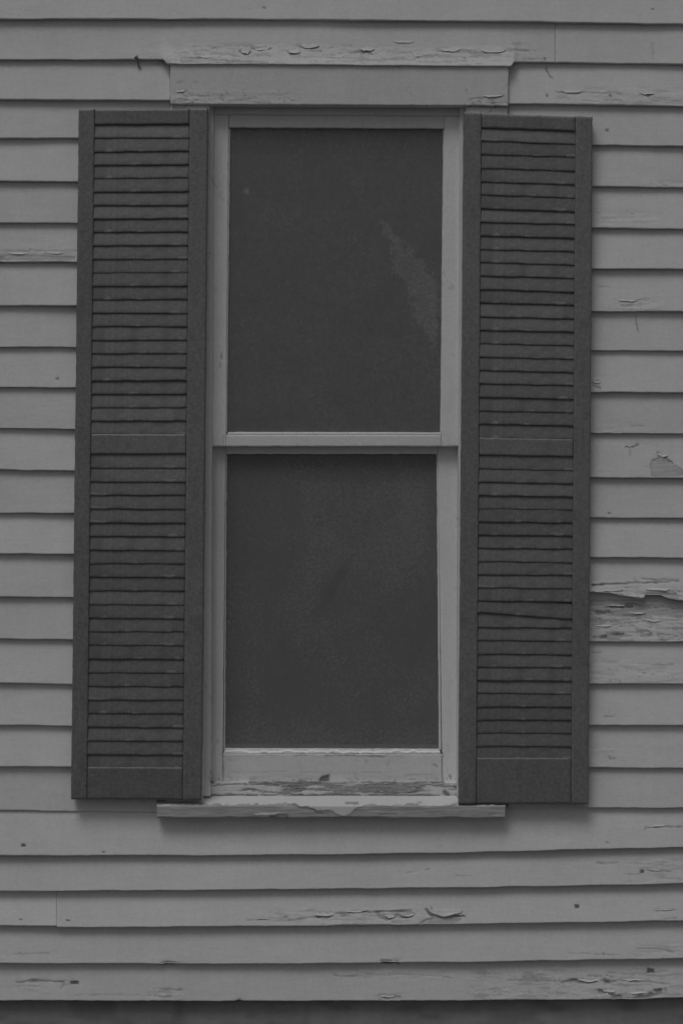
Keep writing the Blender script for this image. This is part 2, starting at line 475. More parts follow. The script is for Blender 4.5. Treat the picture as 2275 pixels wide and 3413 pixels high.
# ------------------------------------------------------------------ mesh builders
def profile_strip(name, mat, parent, PX, PY, O, PROJ, face, extra=None, field=weather, chip=None):
    """PX, PY, O: rows x columns. Rows run round the profile and close on themselves."""
    nr, nc = PX.shape
    x, z = P(PX, PY, PROJ)
    d = np.zeros(PX.shape); dark = np.zeros(PX.shape); bare = np.zeros(PX.shape)
    if field is not None:
        dd, dk, ba = field(PX[face], PY[face])
        d[face], dark[face], bare[face] = dd, dk, ba
    y = -(O + d) * 0.001
    verts = np.stack([x, y, z], -1).reshape(-1, 3)
    idx = np.arange(nr * nc).reshape(nr, nc)
    nxt = np.roll(idx, -1, 0)
    q = np.stack([idx[:, :-1], nxt[:, :-1], nxt[:, 1:], idx[:, 1:]], -1).reshape(-1, 4)
    sm = np.zeros((nr, nc - 1), bool)
    fr = range(*face.indices(nr))
    for r in fr[:-1]: sm[r] = True
    faces = q.tolist()
    faces.append(idx[::-1, 0].tolist()); faces.append(idx[:, -1].tolist())
    sm = np.append(sm.reshape(-1), [False, False])
    return mesh_obj(name, verts.tolist(), faces, mat, parent, {'dark': dark.reshape(-1), 'bare': bare.reshape(-1)}, sm)

def line(pts):
    xs = [p[0] for p in pts]; ys = [p[1] for p in pts]
    def f(x):
        x = np.asarray(x, float)
        y = np.interp(x, xs, ys)
        if len(xs) > 1:
            sl = (ys[1] - ys[0]) / (xs[1] - xs[0]); sr = (ys[-1] - ys[-2]) / (xs[-1] - xs[-2])
            sl = max(-.012, min(.012, sl)); sr = max(-.02, min(.02, sr))
            y = y + np.where(x < xs[0], (x - xs[0]) * sl, 0) + np.where(x > xs[-1], (x - xs[-1]) * sr, 0)
        return y
    return f

board_no = [0]
def clapboard(parent, x0, x1, top, bot, dense, flare=None, label=None, proud=0):
    board_no[0] += 1
    k = board_no[0]
    rr = random.Random(k * 31)
    cols = [x0]
    a, b = max(x0, dense[0]), min(x1, dense[1])
    cols = list(np.linspace(x0, a, max(2, int((a - x0) / 70) + 2))[:-1]) if a > x0 else []
    cols += list(np.linspace(a, b, max(3, int((b - a) / 4))))
    if b < x1: cols += list(np.linspace(b, x1, max(2, int((x1 - b) / 70) + 2))[1:])
    c = np.array(cols)
    wob = (vn(c / 90, c * 0 + k * 3.7, 3) - .5) * 2.4 + (vn(c / 17, c * 0 + k * 5.1, 4) - .5) * 1.3
    tl = top(c); bl = bot(c) + wob
    ob = 27 + proud + rr.uniform(-2, 2.5) + (vn(c / 260, c * 0 + k * 1.3, 12) - .5) * 4.5
    th = float(ob.min()) - 12.3
    if flare is not None: ob = ob + flare(c)
    ot = 11.5
    expo = bl - tl
    nz = 46
    PX, PY, O, PR = [], [], [], []
    def row(py, o, pr=None):
        PX.append(c.copy()); PY.append(np.broadcast_to(py, c.shape).astype(float)); O.append(np.broadcast_to(o, c.shape).astype(float))
        PR.append(O[-1] if pr is None else np.broadcast_to(pr, c.shape).astype(float))
    row(tl - 24, 6.0)
    row(tl - 24, 9.2)
    for i in range(nz):
        t = i / (nz - 1)
        py = tl - 10 + (bl - 1.6 - tl + 10) * t
        s = (py - tl) / expo
        o = ot + (24 - ot) * s + (ob - 24) * np.clip(s, 0, 1) ** (3 if flare is not None else 1.0)
        row(py, o)
    last = O[-1].copy()
    row(bl - .4, last - .5)
    row(bl, last - 1.6)
    row(bl, last - th, last - 1.6)
    face = slice(2, 2 + nz)
    o = profile_strip('clapboard', M_CLAP, parent, np.array(PX), np.array(PY), np.array(O), np.array(PR), face)
    if label: o['label'] = label
    return o

def no_field(px, py):
    z = np.zeros(px.shape); return z, z, z

def slab(name, mat, parent, quad, of, thick, field=None, cell=(5, 5), bevel=1.6, label=None):
    """A board with a finely divided front (quad = TL, TR, BR, BL in photograph pixels) and straight sides."""
    (ax, ay), (bx, by), (cx, cy), (dx, dy) = quad
    w = max(bx - ax, cx - dx); h = max(dy - ay, cy - by)
    nu = max(2, int(w / cell[0])); nv = max(2, int(h / cell[1]))
    eu, ev = min(.3, bevel / w), min(.3, bevel / h)
    u = np.concatenate([[0], np.linspace(eu, 1 - eu, nu), [1]])
    v = np.concatenate([[0], np.linspace(ev, 1 - ev, nv), [1]])
    U, V = np.meshgrid(u, v)
    PX = (ax * (1 - U) + bx * U) * (1 - V) + (dx * (1 - U) + cx * U) * V
    PY = (ay * (1 - U) + by * U) * (1 - V) + (dy * (1 - U) + cy * U) * V
    QX = PX + (vn(PX / 28, PY / 28, 61) - .5) * 1.5 + (vn(PX / 7, PY / 7, 63) - .5) * .8
    QY = PY + (vn(PX / 28, PY / 28, 65) - .5) * 1.5 + (vn(PX / 7, PY / 7, 69) - .5) * .8
    O = np.full(PX.shape, float(of)); 
    ring = np.zeros(PX.shape, bool); ring[0] = ring[-1] = True; ring[:, 0] = ring[:, -1] = True
    O[ring] -= bevel
    x, z = P(QX, QY, of)
    if field is None: field = frame_field
    d, dark, bare = field(PX, PY)
    O = O + d
    nr, nc = PX.shape
    verts = np.stack([x, -O * .001, z], -1).reshape(-1, 3)
    idx = np.arange(nr * nc).reshape(nr, nc)
    q = np.stack([idx[:-1, :-1], idx[1:, :-1], idx[1:, 1:], idx[:-1, 1:]], -1).reshape(-1, 4).tolist()
    sm = [True] * len(q)
    loop = list(idx[0, :-1]) + list(idx[:-1, -1]) + list(idx[-1, :0:-1]) + list(idx[:0:-1, 0])
    back = verts[loop].copy(); back[:, 1] = -(of - thick) * .001
    n0 = nr * nc; n = len(loop)
    for i in range(n):
        j = (i + 1) % n
        q.append([int(loop[i]), int(loop[j]), n0 + j, n0 + i]); sm.append(False)
    q.append([n0 + i for i in range(n)]); sm.append(False)
    allv = np.concatenate([verts, back])
    pad = np.zeros(n)
    o = mesh_obj(name, allv.tolist(), q, mat, parent,
                 {'dark': np.concatenate([dark.reshape(-1), pad]), 'bare': np.concatenate([bare.reshape(-1), pad])}, sm)
    if label: o['label'] = label
    return o

F_CRACKS = [
    ([(743, 2502), (743, 2560), (744, 2606)], 2.2, .8, .45), ([(1474, 2510), (1472, 2560), (1474, 2606)], 2.2, .8, .45),
    ([(1446, 2548), (1454, 2554)], 5, .8, .45), ([(1499, 2585), (1501, 2594)], 5, .8, .55),
    ([(745, 1452), (744, 1487)], 2, .6, .4), ([(1474, 1452), (1476, 1480)], 2, .6, .4),
    ([(835, 2596), (850, 2594)], 4, .6, .3), ([(977, 2601), (981, 2597)], 4, .8, .55), ([(998, 2606), (1016, 2605)], 6, 1, .7),
    ([(984, 2517), (1020, 2518)], 2.2, .6, .35), ([(1085, 2518), (1150, 2519), (1230, 2521), (1275, 2522)], 2.6, .8, .5),
    ([(870, 2516), (940, 2514)], 2, .5, .25), ([(1350, 2585), (1400, 2580), (1440, 2582)], 2.5, .5, .25),
    ([(760, 2573), (860, 2574), (960, 2570)], 2, .4, .2), ([(1000, 2574), (1150, 2577), (1300, 2573)], 2, .4, .2),
    ([(738, 1180), (740, 1195)], 3, .6, .5), ([(736, 1210), (735, 1225)], 3, .5, .35),
    ([(1120, 1472), (1140, 1478)], 2, .3, .15), ([(1505, 1180), (1512, 1190)], 3, .4, .2),
    ([(600, 307), (624, 305)], 3, .9, .4), ([(590, 275), (610, 272)], 3, .5, .3),
    ([(1565, 335), (1570, 329), (1620, 326), (1680, 322)], 3, .9, .45), ([(1560, 355), (1580, 350), (1640, 357), (1685, 354)], 3, 1, .5),
    ([(780, 2606), (700, 2607)], 3, 1, .5), ([(700, 2570), (698, 2590), (706, 2604)], 3, .6, .4),
]
F_ZONES = [(560, 700, 322, 362, .6), (1552, 1700, 330, 380, .7), (567, 1000, 300, 350, .3), (745, 1475, 2505, 2522, .5),
           (690, 1530, 2590, 2608, .6)]

def frame_field(px, py):
    wx = px + (vn(px / 9, py / 9, 5) - .5) * 4
    wy = py + (vn(px / 13, py / 7, 9) - .5) * 4
    d = (fbm(px / 120, py / 120, 121, 3) - .5) * .8 + (vn(px / 6, py / 6, 133) - .5) * .12
    dark = np.zeros(px.shape); bare = np.zeros(px.shape)
    x0, x1, y0, y1 = px.min(), px.max(), py.min(), py.max()
    def off(ax, bx, ay, by, m=15): return bx + m < x0 or ax - m > x1 or by + m < y0 or ay - m > y1
    for a, b, c, e, den in F_ZONES:
        if off(a, b, c, e): continue
        z = sstep(a - 15, a + 15, px) * (1 - sstep(b - 15, b + 15, px)) * sstep(c - 5, c + 6, py) * (1 - sstep(e - 4, e + 5, py))
        fl = sstep(.46, .52, fbm(wx / 40, wy / 14, 167, 3)) * z
        d += (fl - .5 * z) * .8
        bare = np.maximum(bare, (1 - fl) * z * den * .55)
        r = 1 - np.abs(2 * fbm(wx / 60, wy / 14, 141, 3) - 1)
        k = sstep(1 - .06 * den, .985, r) * z
        d -= k; dark = np.maximum(dark, .5 * k)
    for pts, w, dep, dk in F_CRACKS:
        xs = [p[0] for p in pts]; ys = [p[1] for p in pts]
        if off(min(xs), max(xs), min(ys), max(ys)): continue
        ww = w * (.6 + .8 * vn(px / 17, py / 17, 77))
        t = np.clip(1.25 - seg_dist(wx, wy, pts) / ww, 0, 1)
        d -= dep * t; dark = np.maximum(dark, dk * 1.1 * t)
    # nicks along the putty line and at edges
    nick = sstep(.78, .86, vn(px / 6, py / 13, 201)) * sstep(.6, .8, vn(px / 40, py / 60, 207))
    dark = np.maximum(dark, nick * .2); d -= nick * .5
    return d, dark, bare

def chip_field(px, py):
    d, dark, bare = frame_field(px, py)
    s = poly_sdf(px, py, [(1062, 2612), (1064, 2598), (1072, 2588), (1098, 2581), (1098, 2612)])
    k = 1 - sstep(-2, 2, s)
    d = d - k * 5; dark = np.maximum(dark, k * .75)
    return d, dark, bare

def strip_field(px, py):          # the flaking strip under the lower sash
    wx = px + (vn(px / 9, py / 9, 5) - .5) * 6; wy = py + (vn(px / 13, py / 7, 9) - .5) * 5
    n = fbm(wx / 75, wy / 8, 301, 4)
    m = sstep(.45, .57, n + .10 * (sstep(760, 1000, px) - 1.2 * sstep(1380, 1440, px)) - .10 * (1 - sstep(690, 800, px)))
    d = (1 - m) * 1.2 + (vn(px / 12, py / 4, 311) - .5) * .6
    dark = m * (.05 + .5 * vn(wx / 34, wy / 4.5, 315)) + .45 * sstep(.62, .8, fbm(wx / 42, wy / 5, 317, 3)) * sstep(700, 820, px) * (1 - .6 * sstep(1400, 1450, px))
    ln = np.clip(1.3 - np.abs(wy - 2607 - 4 * (vn(px / 60, 0 * px, 319) - .5)) / 4, 0, 1) * sstep(.38, .5, vn(px / 50, 0 * px, 321) + .1)
    l2 = np.clip(1.3 - np.abs(wy - 2650) / 4, 0, 1) * sstep(.35, .5, vn(px / 45, 0 * px, 323) + .05)
    dark = np.maximum(dark, np.maximum(ln * .8, l2 * .7))
    for pts, w in (([(682, 2612), (683, 2630), (690, 2650), (720, 2653), (780, 2650)], 3.5), ([(820, 2650), (855, 2652)], 7),
                   ([(1225, 2656), (1278, 2655)], 7), ([(1482, 2640), (1490, 2648)], 9), ([(1512, 2622), (1528, 2628)], 6)):
        dark = np.maximum(dark, .8 * np.clip(1.3 - seg_dist(wx, wy, pts) / w, 0, 1))
    return d - dark * 1.4, np.clip(dark, 0, .85), m * .62

def sill_field(px, py):           # sloping sill top and its nose: paint hangs on in rags
    wx = px + (vn(px / 11, py / 9, 5) - .5) * 6; wy = py + (vn(px / 13, py / 7, 9) - .5) * 4
    lo = np.interp(px, [520, 700, 800, 990, 1005, 1045, 1060, 1095, 1130, 1150, 1170, 1195, 1215, 1300, 1380, 1400, 1500, 1690],
                       [2683, 2680, 2681, 2679, 2690, 2692, 2705, 2703, 2715, 2716, 2712, 2690, 2683, 2684, 2678, 2686, 2684, 2680])
    lo = lo + (vn(px / 14, 0 * px, 331) - .5) * 9
    m = sstep(-2, 2, wy - lo)
    p2 = 1 - sstep(-2, 2, poly_sdf(wx, wy, [(845, 2713), (930, 2708), (945, 2712), (905, 2718), (850, 2717)]))
    m = m * (1 - p2)
    d = (1 - m) * 1.4 + (vn(px / 50, py / 3.5, 341) - .5) * .8 * m
    dark = m * .22 * sstep(.5, .75, vn(wx / 60, wy / 4, 347))
    for pts, w, k in (([(960, 2680), (985, 2684), (998, 2692), (1045, 2698), (1056, 2710), (1075, 2711)], 4, .6), ([(1155, 2675), (1180, 2678), (1190, 2676)], 5, .6),
                      ([(905, 2722), (930, 2716), (955, 2718), (955, 2730)], 7, .6), ([(1390, 2677), (1400, 2674)], 5, .4),
                      ([(1270, 2714), (1320, 2712)], 4, .4), ([(1630, 2715), (1650, 2712)], 6, .4), ([(1495, 2685), (1530, 2678)], 5, .4)):
        t = np.clip(1.3 - seg_dist(wx, wy, pts) / w, 0, 1)
        dark = np.maximum(dark, k * t); d = d - t * .8
    return d, dark, m

# ------------------------------------------------------------------ ground, foundation
gm = bpy.data.meshes.new('ground')
gm.from_pydata([(-400, -800, 0), (400, -800, 0), (400, 40, 0), (-400, 40, 0)], [], [(0, 1, 2, 3)])
gm.materials.append(M_GRASS)
ground = link(bpy.data.objects.new('ground', gm)); ground['kind'] = 'structure'

# ------------------------------------------------------------------ clapboard wall
XL, XR = -900, 3200
LV = (-15, 285)          # finely modelled stretch of the boards left of the shutters
RV = (1940, 2292)
ALL = (-15, 2292)
wall = thing('clapboard_wall', 'white painted clapboard wall with flaking paint around the shuttered window', 'wall')

left = [(0, 62), (0, 198), (0, 330), (0, 460), (0, 603), (0, 742), (0, 873), (0, 1017), (0, 1155), (0, 1290),
        (0, 1427), (0, 1565), (0, 1709), (0, 1845), (0, 1989), (0, 2129), (0, 2276), (0, 2416), (0, 2555), (0, 2699)]
dl = [0, 0, 2, -1, 2, 1, 0, 2, 2, 2, 3, 4, 1, 1, 2, 2, 5, 3, 1, 4]
right = [79, 210, 348, 484, 621, 760, 895, 1037, 1168, 1307, 1443, 1591, 1726, 1858, 1999, 2138, 2279, 2417, 2559, 2692]
dr = [6, 4, 5, 2, 3, 2, 1, 1, 1, 1, 1, 2, 1, 1, 1, 0, -1, 1, 1, 0]
LL = [line([(0, y), (250, y + e)]) for (_, y), e in zip(left, dl)]
RL = [line([(1960, y), (2240, y + e)]) for y, e in zip(right, dr)]
L0 = line([(0, 62), (760, 62), (1515, 69), (2240, 79)])
above = [line([(0, 62 - 134 * i), (760, 62 - 134 * i), (1515, 69 - 135 * i), (2240, 79 - 136 * i)]) for i in range(1, 5)]
L1 = line([(0, 198), (545, 198), (556, 212), (760, 214), (1515, 220), (1702, 221), (1711, 207), (1848, 207)])
L1r = line([(1850, 208), (2240, 213)])
L20 = line([(0, 2851), (760, 2850), (1140, 2847), (1520, 2842), (2240, 2824)])
L21 = line([(0, 2970), (760, 2966), (1515, 2958), (2240, 2946)])
L22a = line([(0, 3084), (188, 3087)])
L22b = line([(190, 3091), (760, 3088), (1515, 3080), (2240, 3069)])
L22 = line([(0, 3084), (188, 3087), (192, 3091), (760, 3088), (1515, 3080), (2240, 3069)])
L23 = line([(0, 3210), (540, 3212), (555, 3208), (600, 3212), (760, 3213), (1268, 3209), (1275, 3205), (1300, 3206), (1340, 3208), (1515, 3207), (2240, 3194)])
L24 = line([(0, 3334), (780, 3336), (795, 3331), (812, 3336), (1515, 3334), (1900, 3331), (2060, 3330), (2120, 3331), (2240, 3324)])
L14R = line([(1950, 1974), (2030, 1978), (2060, 1985), (2110, 1992), (2128, 1997), (2145, 1993), (2150, 1982), (2200, 1983), (2225, 1993), (2262, 2000), (2400, 2002)])

for i in range(3, 0, -1):
    clapboard(wall, XL, XR, above[i], above[i - 1], (0, 1))
clapboard(wall, XL, XR, above[0], L0, ALL)
flare = lambda c: 20 * sstep(530, 556, c) * (1 - sstep(1700, 1728, c))
clapboard(wall, XL, 1848.6, L0, L1, ALL, flare)
clapboard(wall, 1849.1, XR, L0, L1r, ALL)
for k in range(2, 20):
    clapboard(wall, XL, 566.6, LL[k - 1], LL[k], (-15, 566) if k < 4 else ((-15, 566) if k == 19 else LV), proud=-9 if k == 19 else 0)
    tp = L14R if k == 15 else RL[k - 1]
    bt = L14R if k == 14 else RL[k]
    clapboard(wall, 1693.4, XR, tp, bt, (1694, 2292) if k in (2, 3, 19) else RV,
              label={15: 'bare weathered clapboard streaked with dark grain', 14: 'split clapboard with a curled torn lower edge'}.get(k))
L19 = line([(0, 2699), (250, 2702), (567, 2702), (1694, 2693), (1960, 2692), (2240, 2692)])
clapboard(wall, XL, XR, L19, L20, ALL, proud=7)
clapboard(wall, XL, XR, L20, L21, ALL, proud=7)
clapboard(wall, XL, 189.6, L21, L22a, ALL, proud=7)
clapboard(wall, 190.0, XR, L21, L22b, ALL, proud=7)
clapboard(wall, XL, XR, L22, L23, ALL, proud=7)
clapboard(wall, XL, XR, L23, L24, ALL)

def box_into(verts, faces, x0, x1, y0, y1, z0, z1):
    n = len(verts)
    verts += [(x0, y0, z0), (x1, y0, z0), (x1, y1, z0), (x0, y1, z0), (x0, y0, z1), (x1, y0, z1), (x1, y1, z1), (x0, y1, z1)]
    faces += [(n + a, n + b, n + c, n + d) for a, b, c, d in
              ((0, 3, 2, 1), (4, 5, 6, 7), (0, 1, 5, 4), (1, 2, 6, 5), (2, 3, 7, 6), (3, 0, 4, 7))]

# boarding behind the clapboards, with the window opening left free
wx0, _ = P(XL, 0, 0); wx1, _ = P(XR, 0, 0)
ox0, oz1 = P(640, 330, 0); ox1, oz0 = P(1590, 2690, 0)
_, zb = P(0, 3300, 0); _, zt = P(0, -480, 0)
V, Fc = [], []
box_into(V, Fc, wx0, ox0, 0.0, .03, zb, zt); box_into(V, Fc, ox1, wx1, 0.0, .03, zb, zt)
box_into(V, Fc, ox0, ox1, 0.0, .03, zb, oz0); box_into(V, Fc, ox0, ox1, 0.0, .03, oz1, zt)
mesh_obj('sheathing', V, Fc, M_WOOD, wall)

# a bent nail hanging out of the joint above the left shutter
def tube(name, pts, r, mat, parent, n=8):
    V, Fc = [], []
    pts = np.array(pts, float)
    for i, p in enumerate(pts):
        t = pts[min(i + 1, len(pts) - 1)] - pts[max(i - 1, 0)]; t /= np.linalg.norm(t)
        a = np.cross(t, (0.3, 1, .2)); a /= np.linalg.norm(a); b = np.cross(t, a)
        rad = r if np.isscalar(r) else r[i]
        for j in range(n):
            w = 2 * math.pi * j / n
            V.append(tuple(p + rad * (math.cos(w) * a + math.sin(w) * b)))
    for i in range(len(pts) - 1):
        for j in range(n):
            k = (j + 1) % n
            Fc.append((i * n + j, i * n + k, (i + 1) * n + k, (i + 1) * n + j))
    Fc.append(tuple(range(n - 1, -1, -1))); Fc.append(tuple((len(pts) - 1) * n + j for j in range(n)))
    return mesh_obj(name, V, Fc, mat, parent, None, [True] * (len(Fc) - 2) + [False] * 2)

def pt(px, py, o):
    x, z = P(px, py, o); return (float(x), -o * .001, float(z))
tube('nail', [pt(452, 193, 27), pt(455, 190, 31), pt(459, 196, 32), pt(460, 208, 29), pt(463, 222, 22), pt(469, 228, 18)],
     [.0042, .004, .0026, .0022, .002, .0016], M_IRON, wall)

# dark foundation under the lowest board
fx0, fz1 = P(XL, 3322, -8); fx1, _ = P(XR, 3322, -8)
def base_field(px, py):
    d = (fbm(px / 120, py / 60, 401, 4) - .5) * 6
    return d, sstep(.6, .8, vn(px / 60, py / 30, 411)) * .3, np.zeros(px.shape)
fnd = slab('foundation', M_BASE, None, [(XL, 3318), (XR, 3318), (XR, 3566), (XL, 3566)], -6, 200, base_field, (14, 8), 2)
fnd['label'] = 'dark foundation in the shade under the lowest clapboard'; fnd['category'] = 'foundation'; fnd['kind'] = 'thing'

# ------------------------------------------------------------------ sash window
win = thing('sash_window', 'tall double hung sash window with two dark panes in a flaking white frame', 'window')

# head casing tucked under the clapboard, and side casings behind the shutters
slab('head_casing', M_FRAME_H, win, [(567, 196), (1694, 206), (1692, 353), (568, 347)], 40, 38, frame_field, (4, 3.2), 2)
def notch(q, name): return slab(name, M_FRAME_V, win, q, 27, 26, frame_field, (4, 4), 2)
notch([(568, 349), (699, 349), (676, 2692), (552, 2692)], 'side_casing')
notch([(1552, 354), (1692, 355), (1676, 2692), (1527, 2692)], 'side_casing')
# jambs (thin strips beside the sashes) and head jamb
slab('jamb', M_FRAME_V, win, [(690, 350), (712, 350), (701, 2654), (668, 2654)], 8, 120, frame_field, (4, 5), 1.4)
slab('jamb', M_FRAME_V, win, [(1531, 352), (1560, 352), (1541, 2654), (1522, 2654)], 8, 120, frame_field, (4, 5), 1.4)
slab('head_jamb', M_FRAME_H, win, [(712.5, 345), (1530.5, 350), (1530.5, 386), (712.5, 381)], -2, 110, frame_field, (5, 5), 1.4)

def glass(parent, quad, o, field):
    (ax, ay), (bx, by), (cx, cy), (dx, dy) = quad
    nu, nv = 90, 130
    U, Vv = np.meshgrid(np.linspace(0, 1, nu), np.linspace(0, 1, nv))
    PX = (ax * (1 - U) + bx * U) * (1 - Vv) + (dx * (1 - U) + cx * U) * Vv
    PY = (ay * (1 - U) + by * U) * (1 - Vv) + (dy * (1 - U) + cy * U) * Vv
    x, z = P(PX, PY, o)
    y = np.full(x.shape, -o * .001)
    f = np.stack([x, y, z], -1).reshape(-1, 3); b = f.copy(); b[:, 1] += .0025
    idx = np.arange(nu * nv).reshape(nv, nu)
    q = np.stack([idx[:-1, :-1], idx[1:, :-1], idx[1:, 1:], idx[:-1, 1:]], -1).reshape(-1, 4)
    n = nu * nv
    loop = list(idx[0, :-1]) + list(idx[:-1, -1]) + list(idx[-1, :0:-1]) + list(idx[:0:-1, 0])
    c4 = [idx[0, 0], idx[0, -1], idx[-1, -1], idx[-1, 0]]
    faces = q.tolist() + [[int(n + c) for c in c4]] + [[int(loop[i]), int(loop[(i + 1) % len(loop)]), int(n + loop[(i + 1) % len(loop)]), int(n + loop[i])] for i in range(len(loop))]
    dust = field(PX, PY).reshape(-1)
    return mesh_obj('pane', np.concatenate([f, b]).tolist(), faces, M_GLASS, parent, {'dust': np.concatenate([dust, dust * 0 + .0])})

SMEAR = [(1272, 730), (1290, 742), (1320, 790), (1345, 800), (1352, 840), (1366, 815), (1385, 822), (1398, 862), (1420, 880), (1446, 930),
         (1452, 1000), (1452, 1110), (1446, 1180), (1428, 1150), (1412, 1105), (1385, 1075), (1374, 1045), (1376, 1000), (1348, 985), (1334, 940),
         (1328, 905), (1304, 880), (1296, 835), (1278, 790)]
def dust_up(px, py):
    wx = px + (vn(px / 13, py / 13, 5) - .5) * 34 + (vn(px / 45, py / 45, 6) - .5) * 24
    wy = py + (vn(px / 14, py / 14, 8) - .5) * 22
    k = 1 - sstep(-5, 5, poly_sdf(wx, wy, SMEAR))
    k = k * (.65 + .5 * fbm(px / 40, py / 40, 15))
    t = np.clip(1.2 - seg_dist(px, py, [(818, 634), (824, 646), (827, 636)]) / 7, 0, 1)
    return DUST_U + .17 * k + .33 * t + .02 * (1 - sstep(430, 560, py)) + .02 * sstep(.55, .8, fbm(px / 90, py / 90, 19))
def dust_and_room_low(px, py):
    n = fbm(px / 170, py / 210, 25, 3)
    k = sstep(985, 1030, px + 30 * (n - .5)) * (1 - sstep(1400, 1440, px)) * sstep(1596, 1612, py) * (1 - sstep(1800, 2050, py)) * (.6 + .6 * n)  # pale shape showing from the room behind, painted in as thicker film
    dg = np.clip(1 - np.abs((px - 1110) + (py - 1960) * .55) / 26, 0, 1) * sstep(1850, 1900, py) * (1 - sstep(2020, 2080, py))
    return DUST_L + .055 * k + .03 * sstep(.4, .7, n) - .07 * dg + .03 * sstep(2380, 2480, py)
DUST_U = .42
DUST_L = .425

# upper sash, standing in front
up = link(bpy.data.objects.new('upper_sash', None), win)
UF = -8
slab('top_rail', M_FRAME_H, up, [(762.5, 380), (1480.5, 385), (1480, 428), (763, 424)], UF, 34, frame_field, (5, 4), 1.4)
slab('stile', M_FRAME_V, up, [(711, 380), (762, 380), (753, 1488), (698, 1488)], UF, 34, frame_field, (3.5, 5), 1.6)
slab('stile', M_FRAME_V, up, [(1481, 384), (1533, 384), (1528, 1488), (1470, 1488)], UF, 34, frame_field, (3.5, 5), 1.6)
slab('meeting_rail', M_FRAME_H, up, [(753.5, 1450), (1469.5, 1450), (1469.5, 1488), (753.5, 1488)], UF - .6, 34, frame_field, (5, 4), 1.6)
def bead(parent, q, of, th, vertical=False):
    return slab('putty_line', M_FRAME_V if vertical else M_PUTTY, parent, q, of, th, frame_field, (5, 4), 1.2)
bead(up, [(763, 1440), (1469, 1441), (1469.5, 1449.4), (753.5, 1449.4)], -13, 8)
bead(up, [(762, 429), (767, 429), (757, 1440), (752, 1440)], -14, 7, True)
bead(up, [(1476, 429), (1481, 429), (1471, 1440), (1466, 1440)], -14, 7, True)
glass(up, [(755, 420), (1488, 424), (1478, 1455), (744, 1455)], -21, dust_up)

# lower sash, set back behind it
lo = link(bpy.data.objects.new('lower_sash', None), win)
LF = -43
slab('top_rail', M_FRAME_H, lo, [(752.5, 1470), (1457.5, 1470), (1457.5, 1513), (752.5, 1513)], LF, 34, frame_field, (5, 4), 1.4)
slab('stile', M_FRAME_V, lo, [(698, 1470), (752, 1470), (742, 2608), (690, 2608)], LF, 34, frame_field, (3.5, 5), 1.6)
slab('stile', M_FRAME_V, lo, [(1458, 1470), (1530, 1470), (1530, 2608), (1474, 2608)], LF, 34, frame_field, (3.5, 5), 1.6)
slab('bottom_rail', M_FRAME_H, lo, [(743, 2512), (1473, 2514), (1474, 2608), (742.6, 2608)], LF - .5, 34, chip_field, (4, 3.2), 1.6)
def lip_field(px, py):
    d, dark, bare = frame_field(px, py)
    top = 2503 + (fbm(px / 26, 0 * px, 701, 3) - .5) * 14
    return d - 7 * (1 - sstep(-2, 2, py - top)), dark, bare
slab('putty_line', M_PUTTY, lo, [(750, 2495), (1466, 2497), (1467, 2513), (745, 2511.5)], LF - 2, 12, lip_field, (3, 1.6), .8)
slab('rail_rebate', M_FRAME_H, lo, [(748, 2480), (1466, 2482), (1467, 2514), (745, 2513)], LF - 18, 10, frame_field, (5, 4), 1.2)
bead(lo, [(752, 1513), (756, 1513), (750, 2500), (746, 2500)], LF - 6, 7, True)
bead(lo, [(1454, 1513), (1459, 1513), (1470, 2500), (1462, 2500)], LF - 6, 7, True)
glass(lo, [(745, 1500), (1470, 1500), (1482, 2520), (738, 2520)], LF - 13, dust_and_room_low)

# sill: stop strip, sloping top with nose
slab('sill_stop', M_SILL, win, [(683, 2607), (1529, 2608), (1528, 2655), (680, 2655)], -20, 60, strip_field, (3, 2), 1.4)
c = np.linspace(523, 1683, 330)
rows = []
for i in range(16):
    t = i / 15; rows.append((2653 + (2684 - 2653) * t, -20 + 80 * t, None))
rows.append((2685.5, 62, None)); rows.append((2687.5, 63, None))
for i in range(14):
    t = i / 13; rows.append((2690 + (2722 - 2690) * t, 63.3 - .5 * t, None))
rows.append((2724.5, 62, None)); rows.append((2726, 60, None)); rows.append((2726, 3, 60)); rows.append((2726, -60, 60)); rows.append((2653, -60, -20))
PX, PY, O, PR = [], [], [], []
for py, o, pr in rows:
    wob = (vn(c / 40, c * 0, 441) - .5) * (4 if py > 2720 else 1)
    end = 3 * (1 - sstep(523, 530, c)) - 2 * sstep(1676, 1683, c)
    PX.append(c.copy()); PY.append(np.full(c.shape, py) + wob); O.append(np.full(c.shape, float(o)))
    PR.append(np.full(c.shape, float(o if pr is None else pr)))
profile_strip('sill', M_SILL, win, np.array(PX), np.array(PY), np.array(O), np.array(PR), slice(0, 34), field=sill_field)

